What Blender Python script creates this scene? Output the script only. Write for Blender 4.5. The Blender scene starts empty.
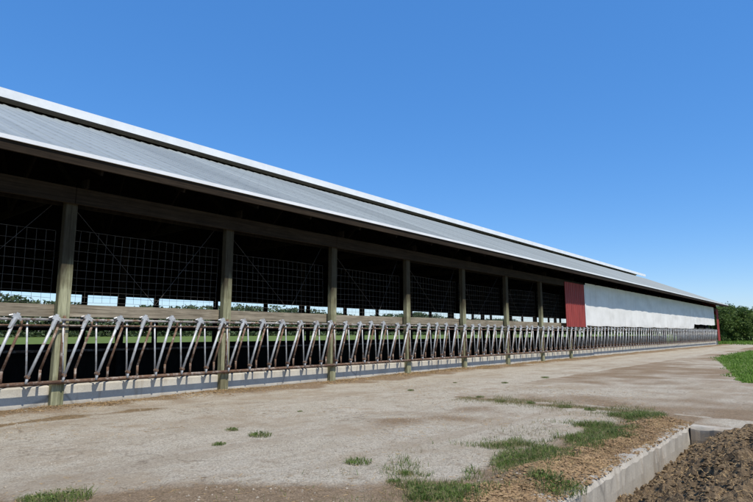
import bpy, math, random
import numpy as np
from mathutils import Vector, noise as mn
random.seed(4); rng=np.random.default_rng(4)
scene=bpy.context.scene
col=scene.collection

# ---------------------------------------------------------------- mesh helper
class MB:
    def __init__(s): s.v=[]; s.f=[]
    def box(s,x0,x1,y0,y1,z0,z1):
        b=len(s.v)
        s.v+=[(x0,y0,z0),(x1,y0,z0),(x1,y1,z0),(x0,y1,z0),(x0,y0,z1),(x1,y0,z1),(x1,y1,z1),(x0,y1,z1)]
        s.f+=[(b,b+3,b+2,b+1),(b+4,b+5,b+6,b+7),(b,b+1,b+5,b+4),(b+1,b+2,b+6,b+5),(b+2,b+3,b+7,b+6),(b+3,b,b+4,b+7)]
    def tube(s,p0,p1,r0,r1=None,n=8,caps=True,phase=0.0):
        if r1 is None: r1=r0
        p0=Vector(p0);p1=Vector(p1);d=(p1-p0).normalized()
        a=Vector((0,0,1)) if abs(d.z)<.9 else Vector((0,1,0))
        u=d.cross(a).normalized();w=d.cross(u)
        b=len(s.v)
        for p,r in((p0,r0),(p1,r1)):
            for i in range(n):
                t=2*math.pi*i/n+phase
                s.v.append(tuple(p+u*(r*math.cos(t))+w*(r*math.sin(t))))
        for i in range(n):
            j=(i+1)%n
            s.f.append((b+i,b+n+i,b+n+j,b+j))
        if caps:
            s.f.append(tuple(b+i for i in range(n)))
            s.f.append(tuple(b+n+i for i in reversed(range(n))))
    def beam(s,p0,p1,wx,h):
        p0=Vector(p0);p1=Vector(p1);d=(p1-p0).normalized()
        n=Vector((1,0,0)); q=d.cross(n).normalized()
        b=len(s.v)
        for p in(p0,p1):
            for a,c in((-1,-1),(1,-1),(1,1),(-1,1)):
                s.v.append(tuple(p+n*(a*wx/2)+q*(c*h/2)))
        s.f+=[(b,b+1,b+2,b+3),(b+7,b+6,b+5,b+4)]
        for i in range(4):
            j=(i+1)%4
            s.f.append((b+i,b+4+i,b+4+j,b+j))
    def mesh(s,name,smooth=False):
        m=bpy.data.meshes.new(name); m.from_pydata(s.v,[],s.f); m.update()
        if smooth: m.polygons.foreach_set("use_smooth",[True]*len(m.polygons))
        return m

def mk(name,data,mat=None,parent=None,loc=(0,0,0),label=None,cat=None,group=None,kind=None):
    if isinstance(data,MB): data=data.mesh(name)
    o=bpy.data.objects.new(name,data); col.objects.link(o)
    if mat is not None and data is not None and len(data.materials)==0: data.materials.append(mat)
    o.location=loc
    if parent: o.parent=parent
    if label: o["label"]=label
    if cat: o["category"]=cat
    if group: o["group"]=group
    if kind: o["kind"]=kind
    return o
def bevel(o,w=.006,seg=2):
    m=o.modifiers.new("bevel",'BEVEL'); m.width=w; m.segments=seg; m.limit_method='ANGLE'

# ---------------------------------------------------------------- materials
class NT:
    def __init__(s,name):
        s.m=bpy.data.materials.new(name); s.m.use_nodes=True
        s.t=s.m.node_tree; s.n=s.t.nodes; s.l=s.t.links
        s.bsdf=s.n["Principled BSDF"]
        g=s.n.new("ShaderNodeNewGeometry"); s.pos=g.outputs["Position"]
    def scale(s,vec,v):
        n=s.n.new("ShaderNodeMapping"); n.inputs["Scale"].default_value=v; s.l.new(vec,n.inputs["Vector"]); return n.outputs[0]
    def noise(s,vec,sc,det=6,rough=.6,dist=0):
        n=s.n.new("ShaderNodeTexNoise"); n.inputs["Scale"].default_value=sc; n.inputs["Detail"].default_value=det
        n.inputs["Roughness"].default_value=rough; n.inputs["Distortion"].default_value=dist
        s.l.new(vec,n.inputs["Vector"]); return n.outputs["Fac"]
    def vor(s,vec,sc,feature='F1',out="Distance"):
        n=s.n.new("ShaderNodeTexVoronoi"); n.feature=feature; n.inputs["Scale"].default_value=sc
        s.l.new(vec,n.inputs["Vector"]); return n.outputs[out]
    def ramp(s,fac,stops):
        n=s.n.new("ShaderNodeValToRGB"); e=n.color_ramp.elements
        while len(e)<len(stops): e.new(.5)
        for i,(p,c) in enumerate(stops):
            e[i].position=p
            if not isinstance(c,(tuple,list)): c=(c,c,c)
            e[i].color=(*c,1)
        s.l.new(fac,n.inputs[0]); return n.outputs[0]
    def mix(s,f,a,b,mode='MIX'):
        n=s.n.new("ShaderNodeMix"); n.data_type='RGBA'; n.blend_type=mode
        for k,v in((0,f),(6,a),(7,b)):
            if isinstance(v,(int,float)): n.inputs[k].default_value=v if k==0 else (v,v,v,1)
            elif isinstance(v,tuple): n.inputs[k].default_value=(*v,1)
            else: s.l.new(v,n.inputs[k])
        return n.outputs[2]
    def math(s,op,a,b=0.,c=None,clamp=False):
        n=s.n.new("ShaderNodeMath"); n.operation=op; n.use_clamp=clamp
        for k,v in enumerate((a,b)+((c,) if c is not None else ())):
            if isinstance(v,(int,float)): n.inputs[k].default_value=v
            else: s.l.new(v,n.inputs[k])
        return n.outputs[0]
    def out(s,colr,rough=.8,metal=0.,bump=None,bs=.3,bd=.01,spec=.3):
        if isinstance(colr,tuple): s.bsdf.inputs["Base Color"].default_value=(*colr,1)
        else: s.l.new(colr,s.bsdf.inputs["Base Color"])
        if isinstance(rough,(int,float)): s.bsdf.inputs["Roughness"].default_value=rough
        else: s.l.new(rough,s.bsdf.inputs["Roughness"])
        s.bsdf.inputs["Metallic"].default_value=metal
        s.bsdf.inputs["Specular IOR Level"].default_value=spec
        if bump is not None:
            b=s.n.new("ShaderNodeBump"); b.inputs["Strength"].default_value=bs; b.inputs["Distance"].default_value=bd
            s.l.new(bump,b.inputs["Height"]); s.l.new(b.outputs[0],s.bsdf.inputs["Normal"])
        return s.m

def wood(name,dark,light,sc,stain=None,stains=.55,shade=None,spec=.15):
    a=NT(name); v=a.scale(a.pos,sc)
    g=a.noise(v,1,8,.7,.4); c=a.ramp(g,[(.3,dark),(.7,light)])
    big=a.noise(a.pos,1.7,5,.65); c=a.mix(a.ramp(big,[(.45,0.),(.66,stains)]),c,stain or dark)
    fine=a.noise(v,3,4); c=a.mix(.6,c,a.ramp(fine,[(.35,.35),(.55,1.)]),'MULTIPLY')
    if shade:   # eave shadow painted into the colour, dark brown towards the top
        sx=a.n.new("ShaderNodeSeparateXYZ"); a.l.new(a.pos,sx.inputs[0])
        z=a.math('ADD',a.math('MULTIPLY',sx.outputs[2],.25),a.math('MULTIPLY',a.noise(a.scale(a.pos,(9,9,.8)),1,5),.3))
        c=a.mix(a.ramp(z,[(.58,0.),(.71,.92)]),c,a.mix(.5,shade,a.ramp(fine,[(.3,.4),(.6,1.)]),'MULTIPLY'))
    return a.out(c,.9,bump=g,bs=.5,bd=.008,spec=spec)
M_post=wood("weathered_post_wood",(.15,.15,.075),(.46,.45,.29),(16,16,1.0),(.14,.12,.065),.8,shade=(.034,.025,.016))
M_plank=wood("grey_plank_wood",(.16,.13,.09),(.42,.36,.265),(.9,14,22))
M_header=wood("brown_header_wood",(.016,.011,.007),(.046,.032,.02),(.7,12,18))  # eave shade put into the colour, darker than the timber itself
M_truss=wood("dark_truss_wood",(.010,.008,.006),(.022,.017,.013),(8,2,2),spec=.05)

def metal(name,c1,c2,sc=6,rough=.5,m=.5,rust=None,amt=.5,streak=(1,1,1)):
    a=NT(name); n=a.noise(a.scale(a.pos,streak),sc,6,.65); c=a.ramp(n,[(.3,c1),(.7,c2)])
    if rust:
        r=a.noise(a.pos,9,8,.75); c=a.mix(a.ramp(r,[(amt-.06,0.),(amt+.08,1.)]),c,rust)
    return a.out(c,rough,m,bump=n,bs=.1,bd=.002)
M_galv=metal("galvanised_steel",(.33,.345,.345),(.56,.565,.56),8,.45,.2,(.20,.12,.075),.59)
M_rail=metal("weathered_rail_steel",(.24,.225,.205),(.44,.425,.40),5,.55,.1,(.15,.09,.055),.52)
M_rust=metal("rusty_steel",(.085,.045,.028),(.20,.12,.075),12,.8,.1,(.38,.33,.28),.56)
M_wire=metal("wire_steel",(.055,.05,.04),(.16,.148,.13),6,.7,0)
M_cable=metal("dark_cable_steel",(.04,.035,.03),(.10,.09,.08),6,.6,.1)
M_trim=metal("white_trim_metal",(.66,.66,.65),(.80,.80,.79),1.5,.4,.0,(.5,.48,.45),.72)
M_red=metal("faded_red_metal",(.19,.028,.025),(.34,.06,.05),2,.6,0,(.40,.20,.17),.66,(3,3,.4))

def roofmat():
    a=NT("grey_roof_metal")
    st=a.noise(a.scale(a.pos,(2.6,.12,.12)),1,5,.6); big=a.noise(a.scale(a.pos,(.25,.25,.25)),1,4)
    sheet=a.vor(a.scale(a.pos,(1.09,.001,.001)),1,'F1',"Color"); sb=a.n.new("ShaderNodeRGBToBW"); a.l.new(sheet,sb.inputs[0])
    c=a.ramp(st,[(.3,(.235,.258,.25)),(.7,(.325,.35,.335))]); c=a.mix(a.ramp(big,[(.4,0.),(.7,.5)]),c,(.275,.295,.28))
    c=a.mix(.55,c,a.ramp(sb.outputs[0],[(.2,.68),(.8,1.1)]),'MULTIPLY')
    sx=a.n.new("ShaderNodeSeparateXYZ"); a.l.new(a.pos,sx.inputs[0])
    sc=a.math('PINGPONG',sx.outputs[1],.38); c=a.mix(a.ramp(sc,[(.0,.3),(.05,0.)]),c,(.12,.12,.12))
    sm=a.math('FRACT',a.math('MULTIPLY',a.math('ADD',sx.outputs[0],9.3),1/.915))
    c=a.mix(a.ramp(sm,[(.0,.55),(.03,0.)]),c,(.10,.105,.11))
    return a.out(c,.5,.1,bump=st,bs=.1,bd=.003,spec=.35)
M_roof=roofmat()

def concrete(name,base=(.60,.565,.48),dirt=(.27,.215,.15),zd=True):
    a=NT(name); n=a.noise(a.pos,3,10,.65); f=a.noise(a.pos,60,4,.7)
    c=a.mix(a.ramp(n,[(.35,0.),(.7,1.)]),tuple(x*.76 for x in base),base)
    c=a.mix(.4,c,a.ramp(f,[(.3,.55),(.6,1.)]),'MULTIPLY')
    st=a.noise(a.scale(a.pos,(4,4,.5)),1.5,8,.7); c=a.mix(a.ramp(st,[(.50 if not zd else .54,0.),(.72,.75)]),c,dirt)
    if zd:
        sx=a.n.new("ShaderNodeSeparateXYZ"); a.l.new(a.pos,sx.inputs[0])
        z=a.math('ADD',sx.outputs[2],a.math('MULTIPLY',a.noise(a.pos,2.3,6),.2))
        c=a.mix(a.ramp(z,[(.08,.95),(.18,0.)]),c,dirt)
    cr=a.vor(a.scale(a.pos,(.5,.5,.2)),1,'DISTANCE_TO_EDGE'); c=a.mix(a.ramp(cr,[(.0,.5),(.008,0.)]),c,(.1,.09,.08))
    return a.out(c,.9,bump=f,bs=.5,bd=.006)
M_conc=concrete("curb_concrete"); M_pit=concrete("old_wall_concrete",(.44,.40,.33),(.19,.14,.09),False)

def curtainmat():
    a=NT("white_curtain_fabric"); n=a.noise(a.scale(a.pos,(.5,1,1.2)),1.4,6,.55)
    c=a.ramp(n,[(.3,(.60,.59,.56)),(.62,(.72,.71,.68))])
    s=a.noise(a.scale(a.pos,(2.2,2.2,.2)),1.5,5,.65); c=a.mix(a.ramp(s,[(.52,0.),(.80,.5)]),c,(.40,.375,.32))
    sx=a.n.new("ShaderNodeSeparateXYZ"); a.l.new(a.pos,sx.inputs[0])
    z=a.math('ADD',sx.outputs[2],a.math('MULTIPLY',a.noise(a.pos,1.7,6),.5)); c=a.mix(a.ramp(a.math('MULTIPLY',z,.4),[(.66,.45),(.76,0.)]),c,(.46,.43,.375))
    return a.out(c,.75,bump=n,bs=.15,bd=.03,spec=.15)
M_curtain=curtainmat()

def soilmat(name,d,l,straw=None,sc=14,amt=.6):
    a=NT(name); n=a.noise(a.pos,sc,9,.7); c=a.ramp(n,[(.3,d),(.7,l)])
    b=a.noise(a.pos,1.4,4); c=a.mix(a.ramp(b,[(.4,0.),(.65,.6)]),c,tuple(x*1.3 for x in l))
    if straw:
        s=a.noise(a.scale(a.pos,(60,18,30)),1,3,.5,1.5); c=a.mix(a.ramp(s,[(amt,0.),(amt+.06,.8)]),c,straw)
    return a.out(c,.95,bump=a.noise(a.pos,45,6,.7),bs=.9,bd=.02,spec=.1)
M_heap=soilmat("brown_manure_soil",(.055,.037,.021),(.19,.135,.08),(.33,.24,.135),amt=.56)
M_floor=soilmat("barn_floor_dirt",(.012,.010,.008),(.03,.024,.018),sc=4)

def leafmat(name,c1,c2,c3=None,tr=.25,sc=2.5):
    a=NT(name)
    n=a.noise(a.pos,sc,4,.6); c=a.ramp(n,[(.3,c1),(.7,c2)])
    if c3: c=a.mix(a.ramp(a.noise(a.pos,sc*7,2),[(.5,0.),(.6,1.)]),c,c3)
    a.out(c,.6,spec=.25)
    t=a.n.new("ShaderNodeBsdfTranslucent"); a.l.new(c,t.inputs[0])
    mx=a.n.new("ShaderNodeMixShader"); mx.inputs[0].default_value=tr
    a.l.new(a.bsdf.outputs[0],mx.inputs[1]); a.l.new(t.outputs[0],mx.inputs[2])
    a.l.new(mx.outputs[0],a.n["Material Output"].inputs[0]); return a.m
M_leaf=leafmat("tree_leaves",(.06,.105,.025),(.14,.20,.05),sc=1.0,tr=.4)
M_wood=leafmat("distant_foliage",(.045,.07,.03),(.09,.125,.05),sc=.15,tr=.2)
M_grass=leafmat("grass_blades",(.07,.12,.02),(.14,.20,.045),(.24,.22,.10))
M_lawn=leafmat("lawn_blades",(.09,.17,.02),(.16,.27,.035),sc=.8)
M_dry=leafmat("dry_weeds",(.18,.15,.06),(.28,.25,.11),(.12,.16,.04))
M_straw=leafmat("straw",(.30,.19,.08),(.48,.34,.16),(.20,.13,.06),tr=.1,sc=9)
M_bark=wood("bark",(.04,.03,.02),(.10,.08,.06),(8,8,2))

def groundmat():
    a=NT("gravel_ground"); at=a.n.new("ShaderNodeAttribute"); at.attribute_name="cover"
    sp=a.n.new("ShaderNodeSeparateColor"); a.l.new(at.outputs["Color"],sp.inputs[0])
    R,G,B=sp.outputs
    n1=a.noise(a.pos,1.1,10,.7); n2=a.noise(a.pos,9,8,.75); n3=a.noise(a.pos,70,5,.75)
    def edge(m,k=.9,w=.15):
        v=a.math('ADD',m,a.math('MULTIPLY',a.math('SUBTRACT',a.math('ADD',a.math('MULTIPLY',n2,.6),a.math('MULTIPLY',n1,.5)),.55),k))
        return a.ramp(v,[(.5-w,0.),(.5+w,1.)])
    grav=a.ramp(n1,[(.3,(.42,.365,.275)),(.7,(.52,.465,.37))])
    cell=a.vor(a.pos,80,'F1',"Color"); cg=a.n.new("ShaderNodeRGBToBW"); a.l.new(cell,cg.inputs[0])
    grav=a.mix(.65,grav,a.ramp(cg.outputs[0],[(.15,.45),(.5,.95),(.9,1.25)]),'MULTIPLY')
    grav=a.mix(a.ramp(a.noise(a.pos,.7,8,.7),[(.50,0.),(.62,.7)]),grav,(.34,.27,.185))
    grav=a.mix(a.ramp(a.noise(a.pos,3.3,8,.75),[(.55,0.),(.66,.65)]),grav,(.25,.19,.125))
    grav=a.mix(a.ramp(a.noise(a.scale(a.pos,(.12,1.6,1)),1,6,.65),[(.51,0.),(.64,.5)]),grav,(.31,.245,.17))
    wv=a.n.new("ShaderNodeVectorMath"); wv.operation='ADD'; a.l.new(a.pos,wv.inputs[0])
    nn=a.n.new("ShaderNodeTexNoise"); nn.inputs["Scale"].default_value=2; nn.inputs["Detail"].default_value=6; a.l.new(a.pos,nn.inputs["Vector"])
    vs=a.n.new("ShaderNodeVectorMath"); vs.operation='SCALE'; vs.inputs[3].default_value=1.3; a.l.new(nn.outputs["Color"],vs.inputs[0]); a.l.new(vs.outputs[0],wv.inputs[1])
    cr=a.vor(wv.outputs[0],.6,'DISTANCE_TO_EDGE')
    crk=a.math('MULTIPLY',a.ramp(cr,[(.0,.6),(.014,0.)]),a.ramp(a.noise(a.pos,.6,5),[(.46,0.),(.56,1.)]))
    grav=a.mix(crk,grav,(.16,.125,.09))
    soil=a.ramp(n2,[(.25,(.17,.118,.07)),(.75,(.37,.275,.18))])
    soil=a.mix(.6,soil,a.ramp(n3,[(.3,.5),(.65,1.2)]),'MULTIPLY')
    soil=a.mix(.4,soil,a.ramp(cg.outputs[0],[(.15,.5),(.5,.95),(.9,1.4)]),'MULTIPLY')
    deb=a.ramp(a.noise(a.scale(a.pos,(12,30,20)),1,6,.7,1.),[(.3,(.11,.074,.042)),(.55,(.24,.17,.095)),(.72,(.44,.33,.19))])
    gr=a.ramp(a.noise(a.pos,.6,8,.7),[(.3,(.075,.115,.028)),(.7,(.15,.20,.05))])
    c=a.mix(edge(R),grav,soil); c=a.mix(edge(B),c,deb); c=a.mix(edge(G,.6,.1),c,gr)
    c=a.mix(.4,c,a.ramp(n3,[(.3,.5),(.6,1.1)]),'MULTIPLY')
    h=a.math('ADD',a.math('MULTIPLY',n3,.6),a.math('ADD',a.math('MULTIPLY',n2,1.2),a.math('MULTIPLY',cg.outputs[0],.25)))
    return a.out(c,.95,bump=h,bs=.8,bd=.028,spec=.08)
M_ground=groundmat()
M_stone=metal("pale_stones",(.20,.165,.12),(.44,.385,.30),9,.9,0)
M_clod=soilmat("dry_clods",(.14,.088,.045),(.33,.22,.12),(.46,.33,.18),20)

# ---------------------------------------------------------------- ground
def nz(x,y,s,o=0.): return mn.noise(Vector((x*s+o,y*s-o,o*.37)))
PX0,PX1,PY0,PY1=.8,7.9,-4.0,1.68
def gh(x,y):
    h=.0
    if -12<x<90 and -30<y<9.6:
        h+=.018*nz(x,y,.35,3)+.010*nz(x,y,1.7,7)
        if x<14: h+=.006*nz(x,y,6,9)
        h+=.035*math.exp(-((y-9.55)/.28)**2)*(1+.8*nz(x,y,1.3,5))
        w=math.exp(-((y-1.96)/.27)**2)*(1 if 1<x<8 else math.exp(-((x-8)/.5)**2) if x>8 else 0)
        h+=w*(.075+.06*nz(x,y,2.2,11)+.025*nz(x,y,9,2))
        h-=.02*math.exp(-((y-5.3-.02*x)/.5)**2)*(.5+nz(x,y,.5,21))
    return h
def cover(x,y):
    n=nz(x,y,.45,31); n2=nz(x,y,1.6,17)
    soil=0.;grass=0.;deb=0.
    if x<9.2+.6*n: soil=.12+.5*nz(x,y,.33,40)+.4*n2
    else: soil=.34+.45*nz(x,y,.22,41)+(.24 if y<6.0 else -.18)+.25*n2
    soil=max(soil,.95-abs(y-2.1)/1.2+.6*n2) if x<9 else soil
    soil=max(soil,.9-max(0,(x+ (y-4.3)*1.1)-1.7)/.9+.5*n2) if x<6 else soil
    soil=max(soil,.75-abs(x-8.9-.25*(y-4)**2*.2)/.5) if 2<y<5.6 else soil
    soil=max(soil,.95-(9.5-y)/1.3+.4*n2+.3*n)
    deb=max(0,.95-(9.55-y)/.5+.8*n2) if 8<y<9.9 else 0
    deb=max(deb,.6-abs(y-8.35-.1*n)/.4+.9*n2) if x<5 else deb
    if 2<x<8.6: deb=max(deb,.95-abs(y-1.95)/.30+.3*n2)
    if 1.9<x<9: grass=max(grass,.45-abs(y-2.6)/.5+.75*n2)
    e=5.0+.3*n2 if x>31 else 2.3+(x-17)*(2.7/14)
    if x>15.6 and y<e: grass=max(grass,min(1,(e-y)/.35+.3))
    if y>24.5 or x>75+2*n or x<-14 or y<-9: grass=1
    if 9.9<y<=24.5: soil=1
    return (min(1,max(0,soil)),min(1,max(0,grass)),min(1,max(0,deb)))
def geo(a,b,st,k):
    r=[];x=a;s=st
    while (x<b if st>0 else x>b): r.append(x); x+=s; s*=k
    r.append(b); return r
xs=sorted(set(round(v,4) for v in geo(-3,-3000,-.5,1.25)+list(np.arange(-3,12,.075))+list(np.arange(12,30,.2))+list(np.arange(30,78,.6))+geo(78,3500,1,1.25)+[PX0,PX1]))
ys=sorted(set(round(v,4) for v in geo(-3,-3000,-.4,1.2)+list(np.arange(-3,9.9,.085))+geo(9.95,3500,.8,1.15)+[PY0,PY1]))
V=[];C=[]
for y in ys:
    for x in xs:
        V.append((x,y,gh(x,y)))
        c=cover(x,y); C+= [c[0],c[1],c[2],1.]
nx=len(xs);F=[]
for j in range(len(ys)-1):
    ym=(ys[j]+ys[j+1])/2
    for i in range(nx-1):
        xm=(xs[i]+xs[i+1])/2
        if PX0<xm<PX1 and PY0<ym<PY1: continue
        a=j*nx+i; F.append((a,a+1,a+1+nx,a+nx))
gm=bpy.data.meshes.new("ground"); gm.from_pydata(V,[],F)
ca=gm.color_attributes.new("cover",'FLOAT_COLOR','POINT'); ca.data.foreach_set("color",C)
gm.polygons.foreach_set("use_smooth",[True]*len(F))
mk("ground",gm,M_ground,kind="structure",label="worn gravel yard with dirt and grass")

# ---------------------------------------------------------------- pit wall + heap
def roughwall(x0,x1,y0,y1,z0,z1,alongx,seed):
    m=MB(); n=max(2,int((x1-x0 if alongx else y1-y0)/.05))
    for k in range(n+1):
        t=k/n
        j=lambda q,a:a*(mn.noise(Vector((t*n*.05*6+q*9.1,seed,q)))+.5*mn.noise(Vector((t*n*.05*19+q*9.1,seed,q+5))))
        if alongx:
            x=x0+(x1-x0)*t; ya=y0; yb=y1
            m.v+=[(x,ya,z0),(x,ya+j(6,.014),z1-.16),(x,ya+.005+j(1,.022),z1-.035+j(2,.022)),(x,ya+.035+j(3,.02),z1+j(4,.018)),(x,yb,z1+j(5,.01)),(x,yb,z0)]
        else:
            y=y0+(y1-y0)*t; xa=x1; xb=x0
            m.v+=[(xb,y,z0),(xb+j(6,.014),y,z1-.16),(xb+.005+j(1,.02),y,z1-.035+j(2,.02)),(xb+.035+j(3,.02),y,z1+j(4,.015)),(xa,y,z1+j(5,.01)),(xa,y,z0)]
    for k in range(n):
        for i in range(6):
            j=(i+1)%6; a=6*k
            q=(a+i,a+6+i,a+6+j,a+j)
            m.f.append(q if alongx else q[::-1])
    m.f.append(tuple(range(6))); m.f.append(tuple(6*n+i for i in reversed(range(6))))
    return m
mk("retaining_wall",roughwall(PX0-.2,PX1+.14,1.58,1.80,-1.3,.02,True,3.3),M_pit,label="low old concrete retaining wall edged with crumbled soil",cat="concrete wall")
mk("retaining_wall",roughwall(PX1-.08,PX1+.10,-4.1,1.56,-1.3,.035,False,8.1),M_conc,label="pale concrete end wall of the sunken soil pit",cat="concrete wall")
w=MB(); w.box(PX0-.2,PX0+.02,-4.1,1.575,-1.3,.02); w.box(PX0+.015,PX1-.08,-4.1,-3.9,-1.3,.015)
mk("retaining_wall",w,M_pit,label="plain concrete wall closing the soil pit",cat="concrete wall")
hv=[];hf=[];gx=np.arange(PX0-.05,PX1-.03,.026);gy=np.arange(-3.95,1.60,.026)
for y in gy:
    for x in gx:
        d=1.58-y
        z=-.24+.46*min(d,1.3)-.10*max(0,d-1.3)
        z-= .25*max(0,5.3-x)*.55
        z+= .03*max(0,x-7.0)
        c1=nz(x,y,3.2,8); c2=nz(x,y,7.5,3)
        z+=.07*nz(x,y,1.6,5)+.06*c1+.055*(abs(c2)**.8)*(1 if c2>0 else -1)+.045*nz(x,y,14,6)+.032*nz(x,y,30,2)+.012*nz(x,y,55,1)
        hv.append((x,y,max(z,-1.2)))
n_=len(gx)
for j in range(len(gy)-1):
    for i in range(n_-1):
        a=j*n_+i; hf.append((a,a+1,a+1+n_,a+n_))
hm=bpy.data.meshes.new("soil_heap"); hm.from_pydata(hv,[],hf)
mk("soil_heap",hm,M_heap,label="lumpy brown manure heap inside concrete pit",cat="soil heap")
def heapz(x,y):
    j=min(len(gy)-1,max(0,int((y+3.95)/.026))); k=min(len(gx)-1,max(0,int((x-gx[0])/.026))); return hv[j*n_+k][2]

# ---------------------------------------------------------------- scatter helpers
def blades(P,H,W,lean=.5):
    n=len(P); P=np.asarray(P,float); H=np.asarray(H).reshape(-1); W=np.asarray(W).reshape(-1)
    a=rng.uniform(0,2*np.pi,n); d=np.stack([np.cos(a),np.sin(a),0*a],1); b=rng.uniform(0,2*np.pi,n)
    s=np.stack([np.cos(b),np.sin(b),0*b],1); L=rng.uniform(.1,lean*1.6,n)
    up=np.array([0,0,1.])
    v=np.zeros((n,5,3))
    v[:,0]=P-s*W[:,None]/2; v[:,1]=P+s*W[:,None]/2
    mid=P+up*(H*.6)[:,None]+d*(H*L*.35)[:,None]
    v[:,2]=mid+s*W[:,None]*.35; v[:,3]=mid-s*W[:,None]*.35
    v[:,4]=P+up*(H*(1-.25*L))[:,None]+d*(H*L)[:,None]
    f=[]
    for i in range(n):
        k=5*i; f.append((k,k+1,k+2,k+3)); f.append((k+3,k+2,k+4))
    return v.reshape(-1,3).tolist(),f
def leaves(P,S,up=.3):
    n=len(P); P=np.asarray(P,float); S=np.asarray(S).reshape(-1,1)
    a=rng.normal(size=(n,3)); a[:,2]*=(1-up); a/=np.linalg.norm(a,axis=1)[:,None]
    b=rng.normal(size=(n,3)); b-=a*(a*b).sum(1)[:,None]; b/=np.linalg.norm(b,axis=1)[:,None]
    v=np.stack([P-a*S,P+b*S*.45-a*S*.1,P+a*S,P-b*S*.45+a*S*.1],1)
    return v.reshape(-1,3).tolist(),[(4*i,4*i+1,4*i+2,4*i+3) for i in range(n)]
def straws(P,L,W,tilt=.25):
    n=len(P); P=np.asarray(P,float); L=np.asarray(L).reshape(-1,1)
    a=rng.uniform(0,2*np.pi,n); t=rng.normal(0,tilt,n)
    d=np.stack([np.cos(a)*np.cos(t),np.sin(a)*np.cos(t),np.sin(t)],1)
    s=np.stack([-np.sin(a),np.cos(a),rng.normal(0,.5,n)],1)*W
    v=np.stack([P-d*L/2-s,P+d*L/2-s,P+d*L/2+s,P-d*L/2+s],1)
    return v.reshape(-1,3).tolist(),[(4*i,4*i+1,4*i+2,4*i+3) for i in range(n)]
def rawmesh(name,v,f,mat):
    m=bpy.data.meshes.new(name); m.from_pydata(v,[],f); m.materials.append(mat); return m
OCT=np.array([(1,0,0),(-1,0,0),(0,1,0),(0,-1,0),(0,0,1),(0,0,-1)],float)
OF=[(0,2,4),(2,1,4),(1,3,4),(3,0,4),(2,0,5),(1,2,5),(3,1,5),(0,3,5)]
def stones(P,S):
    v=[];f=[]
    for i,(p,s) in enumerate(zip(P,S)):
        q=OCT*rng.uniform(.6,1.25,(6,3))*s*np.array([1.1,.9,.6]); t=rng.uniform(0,6.28)
        R=np.array([[math.cos(t),-math.sin(t),0],[math.sin(t),math.cos(t),0],[0,0,1]])
        v+=((q@R.T)+np.array(p)).tolist(); f+=[tuple(6*i+k for k in g) for g in OF]
    return v,f

P=[];S=[]
while len(P)<14000:
    x=random.uniform(-1,13); y=random.uniform(1.9,9.4)
    if nz(x,y,.7,50)+random.uniform(-.4,.4)<.0: continue
    s=random.choice([.003,.004,.005,.006,.008,.012])*random.uniform(.7,1.3)
    P.append((x,y,gh(x,y)+s*.1)); S.append(s)
v,f=stones(P,S); mk("gravel",rawmesh("gravel",v,f,M_stone),kind="stuff",label="loose pale gravel scattered on yard")
P=[];L=[]
while len(P)<5000:
    x=random.uniform(-1,12); y=random.uniform(1.9,9.4)
    if nz(x,y,.9,150)+random.uniform(-.3,.3)<.1: continue
    P.append((x,y,gh(x,y)+.004)); L.append(random.uniform(.02,.07))
v,f=straws(P,L,.0016,.12); mk("loose_straw",rawmesh("loose_straw",v,f,M_straw),kind="stuff",label="loose straw bits strewn over the yard")
P=[];S=[]
for i in range(11000):
    x=random.uniform(2,8.3); y=random.gauss(1.86,.18)
    if y<1.595: continue
    s=abs(random.gauss(.006,.007))+.003
    P.append((x,y,max(gh(x,y),.018 if y<1.8 else -1)+s*.2)); S.append(s)
v,f=stones(P,S); mk("soil_crumbs",rawmesh("soil_crumbs",v,f,M_clod),kind="stuff",label="crumbled orange brown soil along wall top")
P=[];L=[]
for i in range(15000):
    x=random.uniform(2,8.3); y=random.gauss(1.82,.17)
    if nz(x,y,1.3,60)+random.uniform(-.3,.3)<-.12: continue
    if y<1.6: continue
    z=max(gh(x,y),.022 if y<1.8 else -1)+random.random()*.012
    P.append((x,y,z)); L.append(random.uniform(.01,.04))
v,f=straws(P,L,.0018,.25); mk("straw",rawmesh("straw",v,f,M_straw),kind="stuff",label="tan straw spilled over the wall edge")
P=[];S=[]
for i in range(9000):
    x=random.uniform(4.2,7.7); y=random.uniform(-1.5,1.55)
    s=abs(random.gauss(.006,.009))+.004
    P.append((x,y,heapz(x,y)+s*.25)); S.append(s)
v,f=stones(P,S); mk("soil_clods",rawmesh("soil_clods",v,f,M_heap),kind="stuff",label="loose brown clods on the manure heap")
P=[];L=[]
for i in range(11000):
    x=random.uniform(4.,7.75); y=random.uniform(-1.5,1.56)
    if nz(x,y,2.,33)<-.2: continue
    P.append((x,y,heapz(x,y)+random.random()*.012)); L.append(random.uniform(.015,.06))
v,f=straws(P,L,.0017,.4); mk("bedding_straw",rawmesh("bedding_straw",v,f,M_straw),kind="stuff",label="fibrous bedding straw mixed into the heap")
P=[];S=[]
for i in range(4500):
    x=random.uniform(0,30); y=9.53-abs(random.gauss(0,.22))
    s=abs(random.gauss(.008,.006))+.003; P.append((x,y,gh(x,y)+s*.2)); S.append(s)
v,f=stones(P,S); mk("feed_debris",rawmesh("feed_debris",v,f,M_clod),kind="stuff",label="dry spilled feed and dirt along curb")
P=[];L=[]
for i in range(8000):
    x=random.uniform(0,26); y=9.55-abs(random.gauss(0,.26))
    if nz(x,y,1.1,90)+random.uniform(-.3,.3)<-.0: continue
    P.append((x,y,gh(x,y)+random.random()*.02)); L.append(random.uniform(.03,.12))
v,f=straws(P,L,.0028,.25); mk("spilled_hay",rawmesh("spilled_hay",v,f,M_straw),kind="stuff",label="dry spilled hay stems along the curb")

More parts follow.
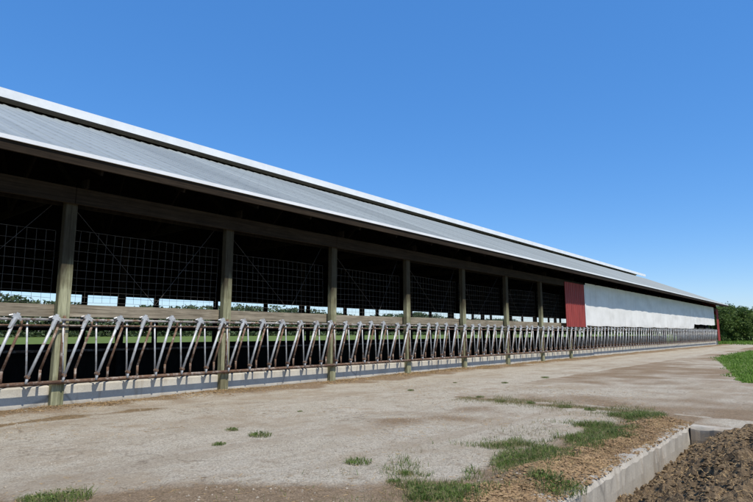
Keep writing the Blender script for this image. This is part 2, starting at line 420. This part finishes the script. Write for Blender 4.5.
P=[];H=[];Wd=[]
while len(P)<20000:
    x=random.uniform(2.0,8.9); y=random.gauss(2.45,.36)
    if y<1.92 or nz(x,y,1.6,17)+.6*nz(x,y,6,3)+random.uniform(-.25,.25)<.02+abs(y-2.4)*.3: continue
    h=random.uniform(.015,.075)*(1+nz(x,y,2.5,8)); P.append((x,y,gh(x,y)-.003)); H.append(h); Wd.append(random.uniform(.003,.006))
v,f=blades(P,H,Wd,.9); mk("grass",rawmesh("grass",v,f,M_grass),kind="stuff",label="patchy green grass beside the pit wall")
P=[];H=[];Wd=[]
while len(P)<8000:
    if random.random()<.5: y=random.uniform(2.3,5.4); x=random.gauss(8.9+.05*(y-4)**2,.25)
    else: x=random.uniform(2,8.8); y=random.gauss(2.5,.45)
    if nz(x,y,1.9,77)<.0 or y<1.85: continue
    P.append((x,y,gh(x,y)-.002)); H.append(random.uniform(.015,.06)); Wd.append(.0035)
v,f=blades(P,H,Wd,.9); mk("dry_grass",rawmesh("dry_grass",v,f,M_dry),kind="stuff",label="dry straw coloured weeds across the yard")
P=[];H=[];Wd=[]
while len(P)<48000:
    x=15.6+ (random.random()**1.6)*50; y=random.uniform(-4.5,5.4)
    e=5.0 if x>31 else 2.3+(x-17)*(2.7/14)
    e+=.45*nz(x,y,.9,4)+.25*nz(x,y,3,4)
    if y>e: continue
    P.append((x,y,gh(x,y)-.005)); H.append(random.uniform(.04,.13)*min(1,(e-y)/.4+.35)); Wd.append(random.uniform(.012,.025))
v,f=blades(P,H,Wd,.7); mk("lawn_grass",rawmesh("lawn_grass",v,f,M_lawn),kind="stuff",label="bright green grass verge beside the yard")
P=[];H=[];Wd=[]
for i in range(12000):
    x=random.uniform(66,100); y=random.uniform(2,18)
    P.append((x,y,-.01)); H.append(random.uniform(.1,.4)); Wd.append(.05)
v,f=blades(P,H,Wd,.7); mk("meadow_grass",rawmesh("meadow_grass",v,f,M_lawn),kind="stuff",label="rough tall grass beyond the yard")

def weed_mesh(nb,rad,h,nl):
    P=[];H=[];Wd=[]
    for i in range(nb):
        r=rad*math.sqrt(random.random()); t=random.uniform(0,6.28)
        P.append((r*math.cos(t),r*math.sin(t),-.004)); H.append(h*random.uniform(.4,1.)); Wd.append(random.uniform(.003,.006))
    v,f=blades(P,H,Wd,1.0)
    L=[(max(-rad,min(rad,random.gauss(0,rad*.4))),max(-rad,min(rad,random.gauss(0,rad*.4))),random.uniform(.01,h*.6)) for _ in range(nl)]
    v2,f2=leaves(L,[random.uniform(.008,.018) for _ in L],-.2); k=len(v)
    return rawmesh("weed",v+v2,f+[tuple(a+k for a in q) for q in f2],M_grass)
WM=[weed_mesh(240,.13,.08,60),weed_mesh(160,.10,.06,90),weed_mesh(320,.17,.10,100)]
def g2(px,py):
    xc=px-376.5; yc=251-py; fw=554.1-yc*.1449; up=81.1+yc*.9894
    t=1.15/-up; return ((fw*.7694+xc*.6388)*t,(fw*.6388-xc*.7694)*t)
for px,py,s,k in [(232,431,.8,1),(260,436,1.0,0),(219,445,.7,1),(358,463,.9,0),(405,474,.7,1),(411,391,.7,1),(70,499,.9,2),(45,501,.8,2),(28,500,.6,0),
                  (300,412,.4,1),(430,497,1.,2),(455,500,1.,0),(470,492,.8,1),(392,482,.5,1),(505,383,.8,1),(545,378,.8,0),(455,383,.5,1),(510,462,1.,2),(545,450,.9,0),(620,440,1.,2),(600,446,.8,0),(560,494,1.1,2),(545,488,1.,0),
                  (480,398,.8,1),(500,402,.7,0),(530,404,.9,1),(565,408,.8,0),(590,411,.9,1)]:
    x,y=g2(px,py); o=mk("weed",WM[k],loc=(x,y,gh(x,y)),label="small green weed tuft growing through gravel",cat="weed",group="weeds in the yard")
    o.scale=(s,s,s); o.rotation_euler=(0,0,random.uniform(0,6.28))

# ---------------------------------------------------------------- barn
XS,XE=-8.5,62.8; RX0,RX1=-9.3,64.0
YF=9.57; YR=16.4; mir=lambda y:2*YR-y
bc=Vector((27,YR,0))
barn=mk("barn",None,label="long open-sided freestall barn with grey metal roof",cat="barn"); barn.location=bc
def part(name,mb,mat,label=None,bv=None,parent=None):
    if isinstance(mb,MB): mb=mb.mesh(name)
    n=len(mb.vertices); a=np.empty(n*3); mb.vertices.foreach_get("co",a); a=a.reshape(-1,3); mn_=a.min(0); a-=mn_
    mb.vertices.foreach_set("co",a.ravel()); mb.update()
    o=mk(name,mb,mat,parent=parent or barn,label=label); o.location=Vector(mn_)-bc
    if bv: bevel(o,bv)
    return o
def ribbed(name,yA,zA,yB,zB,mat,x0=RX0,x1=RX1,per=.305,label=None):
    prof=[];x=x0
    while x<x1: prof+= [(x,0),(x+per-.075,0),(x+per-.055,.017),(x+per-.02,.017)]; x+=per
    m=MB(); rows=14; d=Vector((0,yB-yA,zB-zA)).normalized(); nrm=Vector((1,0,0)).cross(d)
    if nrm.z<0: nrm=-nrm
    for k in range(rows+1):
        t=k/rows; y=yA+(yB-yA)*t; z=zA+(zB-zA)*t
        for (x,h) in prof:
            wv=.008*nz(x,y,.8,3)
            m.v.append((x,y+nrm.y*(h+wv),z+nrm.z*(h+wv)))
    n=len(prof)
    for k in range(rows):
        for i in range(n-1):
            a=k*n+i; m.f.append((a,a+1,a+1+n,a+n))
    return part(name,m,mat,label)
ribbed("roof",8.62,3.83,16.0,6.91,M_roof,label="grey ribbed metal roof slope")
ribbed("roof",mir(8.62),3.83,mir(16.0),6.91,M_roof)
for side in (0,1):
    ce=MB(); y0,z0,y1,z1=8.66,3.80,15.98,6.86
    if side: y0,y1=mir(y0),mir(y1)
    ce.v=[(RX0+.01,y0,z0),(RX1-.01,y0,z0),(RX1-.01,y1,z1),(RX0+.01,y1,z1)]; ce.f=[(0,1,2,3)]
    part("interior_shade_sheet",ce,M_truss)  # added dark sheet that deepens the shade under the roof
rc=MB()
for (y0,z0,y1,z1) in [(15.9,7.30,16.4,7.50),(16.4,7.50,16.9,7.30)]:
    k=len(rc.v); rc.v+=[(RX0,y0,z0),(RX1,y0,z0),(RX1,y1,z1),(RX0,y1,z1),(RX0,y0,z0-.02),(RX1,y0,z0-.02),(RX1,y1,z1-.02),(RX0,y1,z1-.02)]
    rc.f+=[(k,k+1,k+2,k+3),(k+7,k+6,k+5,k+4),(k,k+4,k+5,k+1),(k+3,k+2,k+6,k+7)]
rc.box(RX0,RX1,15.88,15.899,7.07,7.31); rc.box(RX0,RX1,16.901,16.92,7.05,7.31)
part("ridge_cap",rc,M_trim,label="raised white metal ridge vent cap")
rs=MB(); rs.box(RX0,RX1,16.86,16.89,6.80,7.29); part("ridge_gap_shade",rs,M_truss)  # added dark strip standing in for shade inside the ridge gap
fa=MB(); fa.box(RX0,RX1,8.585,8.61,3.785,3.845); part("fascia",fa,M_trim,label="thin white metal eave trim")
fa=MB(); fa.box(RX0,RX1,8.615,8.655,3.64,3.80); part("fascia_board",fa,M_header)
fa=MB(); fa.box(RX0,RX1,mir(8.61),mir(8.585),3.62,3.85); part("fascia",fa,M_trim)
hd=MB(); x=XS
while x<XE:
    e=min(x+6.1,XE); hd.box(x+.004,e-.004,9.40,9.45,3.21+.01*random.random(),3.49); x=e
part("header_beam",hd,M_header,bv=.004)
hd=MB(); hd.box(XS,XE,9.62,9.66,3.2,3.49); part("header_beam",hd,M_truss)
hd=MB(); hd.box(XS,XE,mir(9.45),mir(9.40),2.66,4.08); part("header_beam",hd,M_truss)
for k in range(1,13):
    t=k/12.5; y=8.62+7.38*t; z=3.83+3.08*t-.10
    for q in (y,mir(y)):
        pu=MB(); pu.box(RX0,RX1,q-.02,q+.02,z-.04,z+.03); part("purlin",pu,M_truss)
postsX=[3.69+3.05*k for k in range(-4,20)]
def postmesh(w,y0,y1,z0,z1,seed):
    m=MB(); segs=10; r=random.Random(seed); dx=r.uniform(-.025,.025)
    for k in range(segs+1):
        t=k/segs; z=z0+(z1-z0)*t; o=dx*t+.006*mn.noise(Vector((seed,z*1.5,0)))
        m.v+=[(-w+o,y0+.004*mn.noise(Vector((z,seed,1))),z),(w+o,y0,z),(w+o,y1,z),(-w+o,y1,z)]
    for k in range(segs):
        for i in range(4):
            j=(i+1)%4; m.f.append((4*k+i,4*k+j,4*k+4+j,4*k+4+i))
    m.f.append((3,2,1,0)); n=4*segs; m.f.append((n,n+1,n+2,n+3))
    return m
for i,x in enumerate(postsX):
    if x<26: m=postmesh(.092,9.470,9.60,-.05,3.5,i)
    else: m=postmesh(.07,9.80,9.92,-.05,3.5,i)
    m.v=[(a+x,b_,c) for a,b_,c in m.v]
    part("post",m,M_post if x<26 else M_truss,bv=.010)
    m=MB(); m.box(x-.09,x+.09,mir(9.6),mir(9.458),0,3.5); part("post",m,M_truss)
    m=MB(); m.box(x-.07,x+.07,13.83,13.97,0,3.5); part("post",m,M_truss)
    t=MB(); xt=x+.10
    s=.4173
    t.beam((xt,8.7,3.66),(xt,YR-.02,3.66+s*7.68),.04,.17); t.beam((xt,mir(8.7),3.66),(xt,YR+.02,3.66+s*7.68),.04,.17)
    t.beam((xt+.042,9.3,3.56),(xt+.042,mir(9.3),3.56),.04,.15)
    pts=[(9.6,3.56),(11.2,4.75),(12.6,3.56),(14.0,5.9),(15.2,3.56),(YR,6.8)]
    for a,b_ in zip(pts[:-1],pts[1:]):
        t.beam((xt-.042,a[0],a[1]),(xt-.042,b_[0],b_[1]),.04,.10)
        t.beam((xt-.042,mir(a[0]),a[1]),(xt-.042,mir(b_[0]),b_[1]),.04,.10)
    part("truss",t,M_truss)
    if i<len(postsX)-1:
        t=MB(); xm=x+1.525
        t.beam((xm,8.7,3.66),(xm,YR-.02,3.66+s*7.68),.04,.15); t.beam((xm,mir(8.7),3.66),(xm,YR+.02,3.66+s*7.68),.04,.15); part("rafter",t,M_truss)
cb=MB(); x=XS
while x<XE:
    e=min(x+6.1,XE)
    cb.box(x+.004,e-.004,YF,YF+.2,-.2,.335 if x<25 else .40); x=e
part("curb_wall",cb,M_conc,label="low pale concrete curb under the feed barrier",bv=.015)
cb=MB(); cb.box(XS,XE,mir(YF+.2),mir(YF),-.2,.30); part("curb_wall",cb,M_conc)
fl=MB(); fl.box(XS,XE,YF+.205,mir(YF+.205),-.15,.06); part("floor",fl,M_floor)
pl=MB(); x=XS
while x<XE:
    e=min(x+3.05,XE); z=random.uniform(-.012,.012)
    pl.box(x+.004,e-.004,9.64 if x<25 else 9.93,9.68 if x<25 else 9.97,1.40+z,1.60+z); x=e
part("barrier_plank",pl,M_plank,bv=.004)
pl=MB(); pl.box(XS,XE,mir(9.81),mir(9.77),1.24,1.36); part("barrier_plank",pl,M_truss)
sw=MB(); sw.box(XS+.1,XE-.1,14.0,14.12,.05,.90); part("dark_board_wall",sw,M_truss)
for zz in(.75,1.3):
    ir=MB(); ir.tube((XS,13.75,zz),(XE,13.75,zz),.03,n=6); part("stall_rail",ir,M_rust)
def cladding(name,x0,x1,y,z0,z1,lab,per=.23):
    m=MB(); pr=[];x=x0
    while x<x1-.01: pr+=[(x,0),(min(x+per-.08,x1),0),(min(x+per-.06,x1),-.03),(min(x+per-.02,x1),-.03)]; x+=per
    pr.append((x1,0))
    for (x,d) in pr: m.v+=[(x,y+d,z0),(x,y+d,z1)]
    for i in range(len(pr)-1): m.f.append((2*i,2*i+2,2*i+3,2*i+1))
    m.box(x0,x1,y+.003,y+.03,z0,z1)
    return part(name,m,M_red,lab)
cladding("wall_panel",24.3,26.55,9.36,1.42,3.40,"faded red ribbed metal panel")
cladding("wall_panel",61.9,62.8,9.36,.4,3.4,"faded red ribbed metal corner panel")
tr=MB(); tr.box(26.56,26.66,9.31,9.38,1.42,3.4); part("corner_trim",tr,M_trim,bv=.004)
for xg in(XS,XE+.02):
    gb=MB(); s=.4173
    gb.v+=[(xg,9.47,2.9),(xg,mir(9.47),2.9),(xg,mir(9.47),3.73+s*.7),(xg,YR,6.85),(xg,9.47,3.73+s*.7)]
    gb.f.append((0,1,2,3,4)); part("gable_wall",gb,M_red)
cu=MB(); cx=np.arange(26.75,60.6,.09); nzr=24
for k in range(nzr):
    for x in cx:
        t=k/(nzr-1)
        zb=1.50-.03*abs(math.sin((x-26.75)*math.pi/3.05))+.02*nz(x,0,1.2,6)
        if x>51: zb+=.36*min(1,(x-51)/.25)
        z=zb+(3.50-zb)*t
        fold=math.sin((x+.25*(1-t)*math.sin(x*.9))*5.2+3*nz(x,z,.35,2))
        d=.02*nz(x,z,.8,3)+.007*fold*(.35+.65*t)+.009*nz(x+z*.8,z-x*.5,1.6,12)
        cu.v.append((x,9.35+d,z))
n_c=len(cx)
for j in range(nzr-1):
    for i in range(n_c-1):
        a=j*n_c+i; cu.f.append((a,a+1,a+1+n_c,a+n_c))
part("side_curtain",cu.mesh("side_curtain",True),M_curtain,"dingy white fabric side curtain with subtle folds")
sw=MB(); sw.box(49,XE-.2,10.2,10.24,.1,3.3); part("dark_board_wall",sw,M_truss)  # added dark sheet standing in for the shaded opening below the raised curtain

# ---------------------------------------------------------------- wire mesh panels
L=2.84; nvt=20
def wirepanel(seed):
    wm=MB()
    off=lambda x,z:.022*mn.noise(Vector((x*.9,z*.9,seed*3.1)))
    zz=(0,.09,.18,.28,.40,.53,.68,.84,1.0,1.18)
    for i in range(nvt+1):
        x=L*i/nvt
        for a,b in zip(zz[:-1],zz[1:]): wm.tube((x+off(x,a),off(a,x),a),(x+off(x,b),off(b,x),b),.0024,n=4,caps=False)
    for z in zz:
        for i in range(nvt):
            a=L*i/nvt;b=L*(i+1)/nvt; wm.tube((a+off(a,z),off(z,a)-.006,z+off(a,9+z)),(b+off(b,z),off(z,b)-.006,z+off(b,9+z)),.0024,n=4,caps=False)
    m=wm.mesh("wire_mesh_panel"); m.materials.append(M_wire); return m
WP=[wirepanel(k) for k in range(4)]
for i,x in enumerate(postsX):
    if -3<x<23:
        o=mk("wire_mesh_panel",WP[i%4],loc=(x+.105,9.74+random.uniform(-.02,.02),1.62+random.uniform(-.05,.05)),label="rusty wire stock panel hung between barn posts",cat="wire panel",group="wire panels above the feed barrier")
        o.rotation_euler=(random.uniform(-.03,.02),random.uniform(-.012,.012),0)
        c=MB(); q=random.uniform(1.0,1.9); c.tube((0,0,0),(q,0,-1.55),.0035,n=5); c.tube((q,0,-1.55),(2.7,0,0),.0035,n=5)
        mk("lift_cable",c,M_cable,loc=(x+.12,9.70,3.2),label="thin steel cable slung between barn posts",cat="cable",group="cables above the feed barrier")

# ---------------------------------------------------------------- headlock panels
N=6; BAY=3.05; U=BAY/N
tr_=MB(); tr_.tube((0,0,1.355),(BAY,0,1.355),.022,n=10); TR=tr_.mesh("top_rail",True); TR.materials.append(M_rail)
tr_=MB(); tr_.tube((0,0.0,1.265),(BAY,.0,1.265),.013,n=8); LR=tr_.mesh("latch_rail",True); LR.materials.append(M_rust)
br_=MB(); br_.tube((0,0,.40),(BAY,0,.40),.030,n=10)
BR=br_.mesh("bottom_rail",True); BR.materials.append(M_rust)
st=MB(); st.tube((0,0,.40),(.0,0,.60),.020,n=8); st.tube((.0,0,.60),(.20,0,1.24),.020,n=8); st.tube((.20,0,1.24),(.20,0,1.35),.020,n=8)
ST=st.mesh("fixed_bar",True); ST.materials.append(M_rust)
vb=MB(); vb.tube((.0,0.02,.42),(-.06,0.02,1.35),.015,n=8); VB=vb.mesh("guide_bar",True); VB.materials.append(M_galv)
lk=MB(); lk.tube((-.02,-.03,-.1),(0,-.03,0),.020,n=8); lk.tube((0,-.03,0),(.28,-.03,.80),.023,n=8); LK=lk.mesh("locking_bar",True); LK.materials.append(M_galv)
la=MB()
la.tube((0,0,-.14),(0,0,.02),.028,.040,n=8)
la.box(-.055,.048,-.026,.026,.015,.075); la.tube((-.055,-.0,.05),(-.10,0,.02),.018,.014,n=6); la.tube((.035,-.02,.06),(.075,-.02,.01),.016,n=6); la.box(-.024,.024,-.016,.016,.07,.105)
LA=la.mesh("latch"); LA.materials.append(M_galv)
pv=MB(); pv.tube((0,-.05,0),(0,.03,0),.03,n=8); PV=pv.mesh("pivot"); PV.materials.append(M_rust)
eu=MB(); eu.tube((0,0,.36),(0,0,1.42),.024,n=8); EU=eu.mesh("end_upright",True); EU.materials.append(M_rust)
for i,x in enumerate(postsX):
    if x<0: continue
    if x>61.5: break
    e=mk("headlock_panel",None,loc=(x,9.415,0),label="galvanised cattle headlock panel with rusty lower rail on curb",cat="headlock panel",group="headlock panels along the barn curb")
    if x>26: e.location.z=.03
    def ch(name,me,loc=(0,0,0),p=e):
        o=bpy.data.objects.new(name,me); col.objects.link(o); o.parent=p; o.location=loc; return o
    ch("top_rail",TR); ch("bottom_rail",BR); ch("latch_rail",LR); ch("end_upright",EU,(0,.03,0))
    for k in range(N):
        ux=.05+U*k
        ch("fixed_bar",ST,(ux+.16,0,0)); ch("guide_bar",VB,(ux-.01,0,0))
        l=ch("locking_bar",LK,(ux-.01,0,.50)); l.rotation_euler=(0,random.choice([0,0,.01,.03,-.03,.02,-.02,-.08]),0)
        q=ch("latch",LA,(.293,-.03,.84),l); q.rotation_euler=(0,.36+random.uniform(-.1,.1),0)
        ch("pivot",PV,(0,0,0),l)

# ---------------------------------------------------------------- trees
def tree_meshes(h,seed,nleaf=6500,ls=.13):
    r=random.Random(seed); t=MB(); C=[]
    def branch(p,d,L,rad,lv):
        for s in range(3):
            q=p+d*(L/3); t.tube(p,q,rad,rad*.8,n=6,caps=False); p=q; rad*=.8
            d=(d+Vector((r.uniform(-.2,.2),r.uniform(-.2,.2),r.uniform(-.05,.15)))).normalized()
            if lv>0 and s>0 or lv==2:
                for _ in range(2+(lv==2)):
                    a=r.uniform(0,6.28); nd=(d*.5+Vector((math.cos(a),math.sin(a),r.uniform(-.1,.7)))*.8).normalized()
                    branch(p,nd,L*r.uniform(.45,.65),rad*.6,lv-1)
        if lv<2: C.append(p)
    branch(Vector((0,0,-.1)),Vector((0,0,1)),h*.62,h*.028,2)
    C2=[c for c in C if c.z<h]+[Vector((max(-.4,min(.4,r.gauss(0,.22)))*h,max(-.4,min(.4,r.gauss(0,.22)))*h,r.uniform(.08,.8)*h)) for _ in range(30)]
    P=[];S=[]
    for k in range(nleaf):
        c=r.choice(C2); R=h*.12*(1+.4*math.sin(c.x*9+c.y*5))
        dv=Vector((r.gauss(0,1),r.gauss(0,1),r.gauss(0,1))).normalized()*R*r.random()**.4
        P.append((c.x+dv.x,c.y+dv.y,max(.1,c.z+dv.z*.75))); S.append(ls*r.uniform(.6,1.3))
    v,f=leaves(P,S,.2)
    tm=t.mesh("trunk",True); tm.materials.append(M_bark)
    return tm,rawmesh("crown",v,f,M_leaf)
TV=[tree_meshes(5.0,1),tree_meshes(4.4,2),tree_meshes(5.3,3)]
def tree(x,y,k,s,lab):
    e=mk("tree",None,loc=(x,y,0),label=lab,cat="tree",group="trees beyond the barn end")
    e.scale=(s,s,s*random.uniform(.92,1.05)); e.rotation_euler=(0,0,random.uniform(0,6.28))
    for n,me in zip(("trunk","crown"),TV[k]):
        o=bpy.data.objects.new(n,me); col.objects.link(o); o.parent=e
random.seed(9)
for i,(x,y) in enumerate([(80,12.2),(82,10.6),(85,12.6),(86,11.4),(86,9.4),(87,7.6),(90,5.6),(92,3.2),(94,.5),(96,-2.5),(90,15.5),(94,12.6),(96,9.0),(82,15.6),(99,5)]):
    tree(x,y,i%3,random.uniform(.82,1.05),"bushy green tree past the barn")
P=[];S=[]
r=random.Random(5)
def line(x0,y0,x1,y1,n,h,k_=130,s0=.35):
    for i in range(n):
        t=i/n; cx=x0+(x1-x0)*t+r.uniform(-4,4); cy=y0+(y1-y0)*t+r.uniform(-6,6); hh=h*(.8+.15*r.random()+.3*mn.noise(Vector((cx*.02,cy*.02,0))))
        for k in range(k_):
            u=max(-2,min(2,r.gauss(0,1)));v_=r.gauss(0,1);w_=r.random()**1.3
            rr=hh*.30*(1.15-w_*.7)
            P.append((cx+u*rr,cy+v_*rr,hh*w_)); S.append(r.uniform(s0,s0*2))
line(-60,170,420,205,300,12.2,320,.45); line(420,205,460,-160,90,9,130,.7)
v,f=leaves(P,S,.2); mk("distant_woods",rawmesh("distant_woods",v,f,M_wood),kind="stuff",label="distant dark green tree line across fields")

# ---------------------------------------------------------------- light, sky, camera
saz=math.radians(-103); sel=math.radians(58)
sd=Vector((math.cos(saz)*math.cos(sel),math.sin(saz)*math.cos(sel),math.sin(sel)))
sun=bpy.data.lights.new("sun",'SUN'); sun.energy=5.0; sun.angle=math.radians(.5); sun.color=(1,.94,.84)
so=bpy.data.objects.new("sun",sun); col.objects.link(so); so.rotation_euler=(-sd).to_track_quat('-Z','Y').to_euler(); so.location=(0,-20,30)
wd=bpy.data.worlds.new("World"); scene.world=wd; wd.use_nodes=True
nt=wd.node_tree; bg=nt.nodes["Background"]; sk=nt.nodes.new("ShaderNodeTexSky"); sk.sky_type='NISHITA'; sk.sun_disc=False
sk.sun_elevation=sel; sk.sun_rotation=math.atan2(sd.x,sd.y); sk.air_density=1.0; sk.dust_density=.15; sk.ozone_density=2.5; sk.altitude=100
hs=nt.nodes.new("ShaderNodeHueSaturation"); hs.inputs["Saturation"].default_value=1.32; hs.inputs["Value"].default_value=1.2
mx=nt.nodes.new("ShaderNodeMix"); mx.data_type='RGBA'; mx.inputs[0].default_value=.45; mx.inputs[7].default_value=(.75,2.25,6.1,1)
nt.links.new(sk.outputs[0],hs.inputs["Color"]); nt.links.new(hs.outputs[0],mx.inputs[6]); nt.links.new(mx.outputs[2],bg.inputs[0]); bg.inputs[1].default_value=.14
cam=bpy.data.cameras.new("camera"); cam.lens=26.77; cam.sensor_width=36; cam.clip_end=6000; cam.clip_start=.05
co=bpy.data.objects.new("camera",cam); col.objects.link(co); co.location=(0,0,1.15); co.rotation_euler=(math.radians(98.33),0,math.radians(-50.3))
scene.camera=co
scene.view_settings.view_transform='Standard'; scene.view_settings.look='None'; scene.view_settings.exposure=0
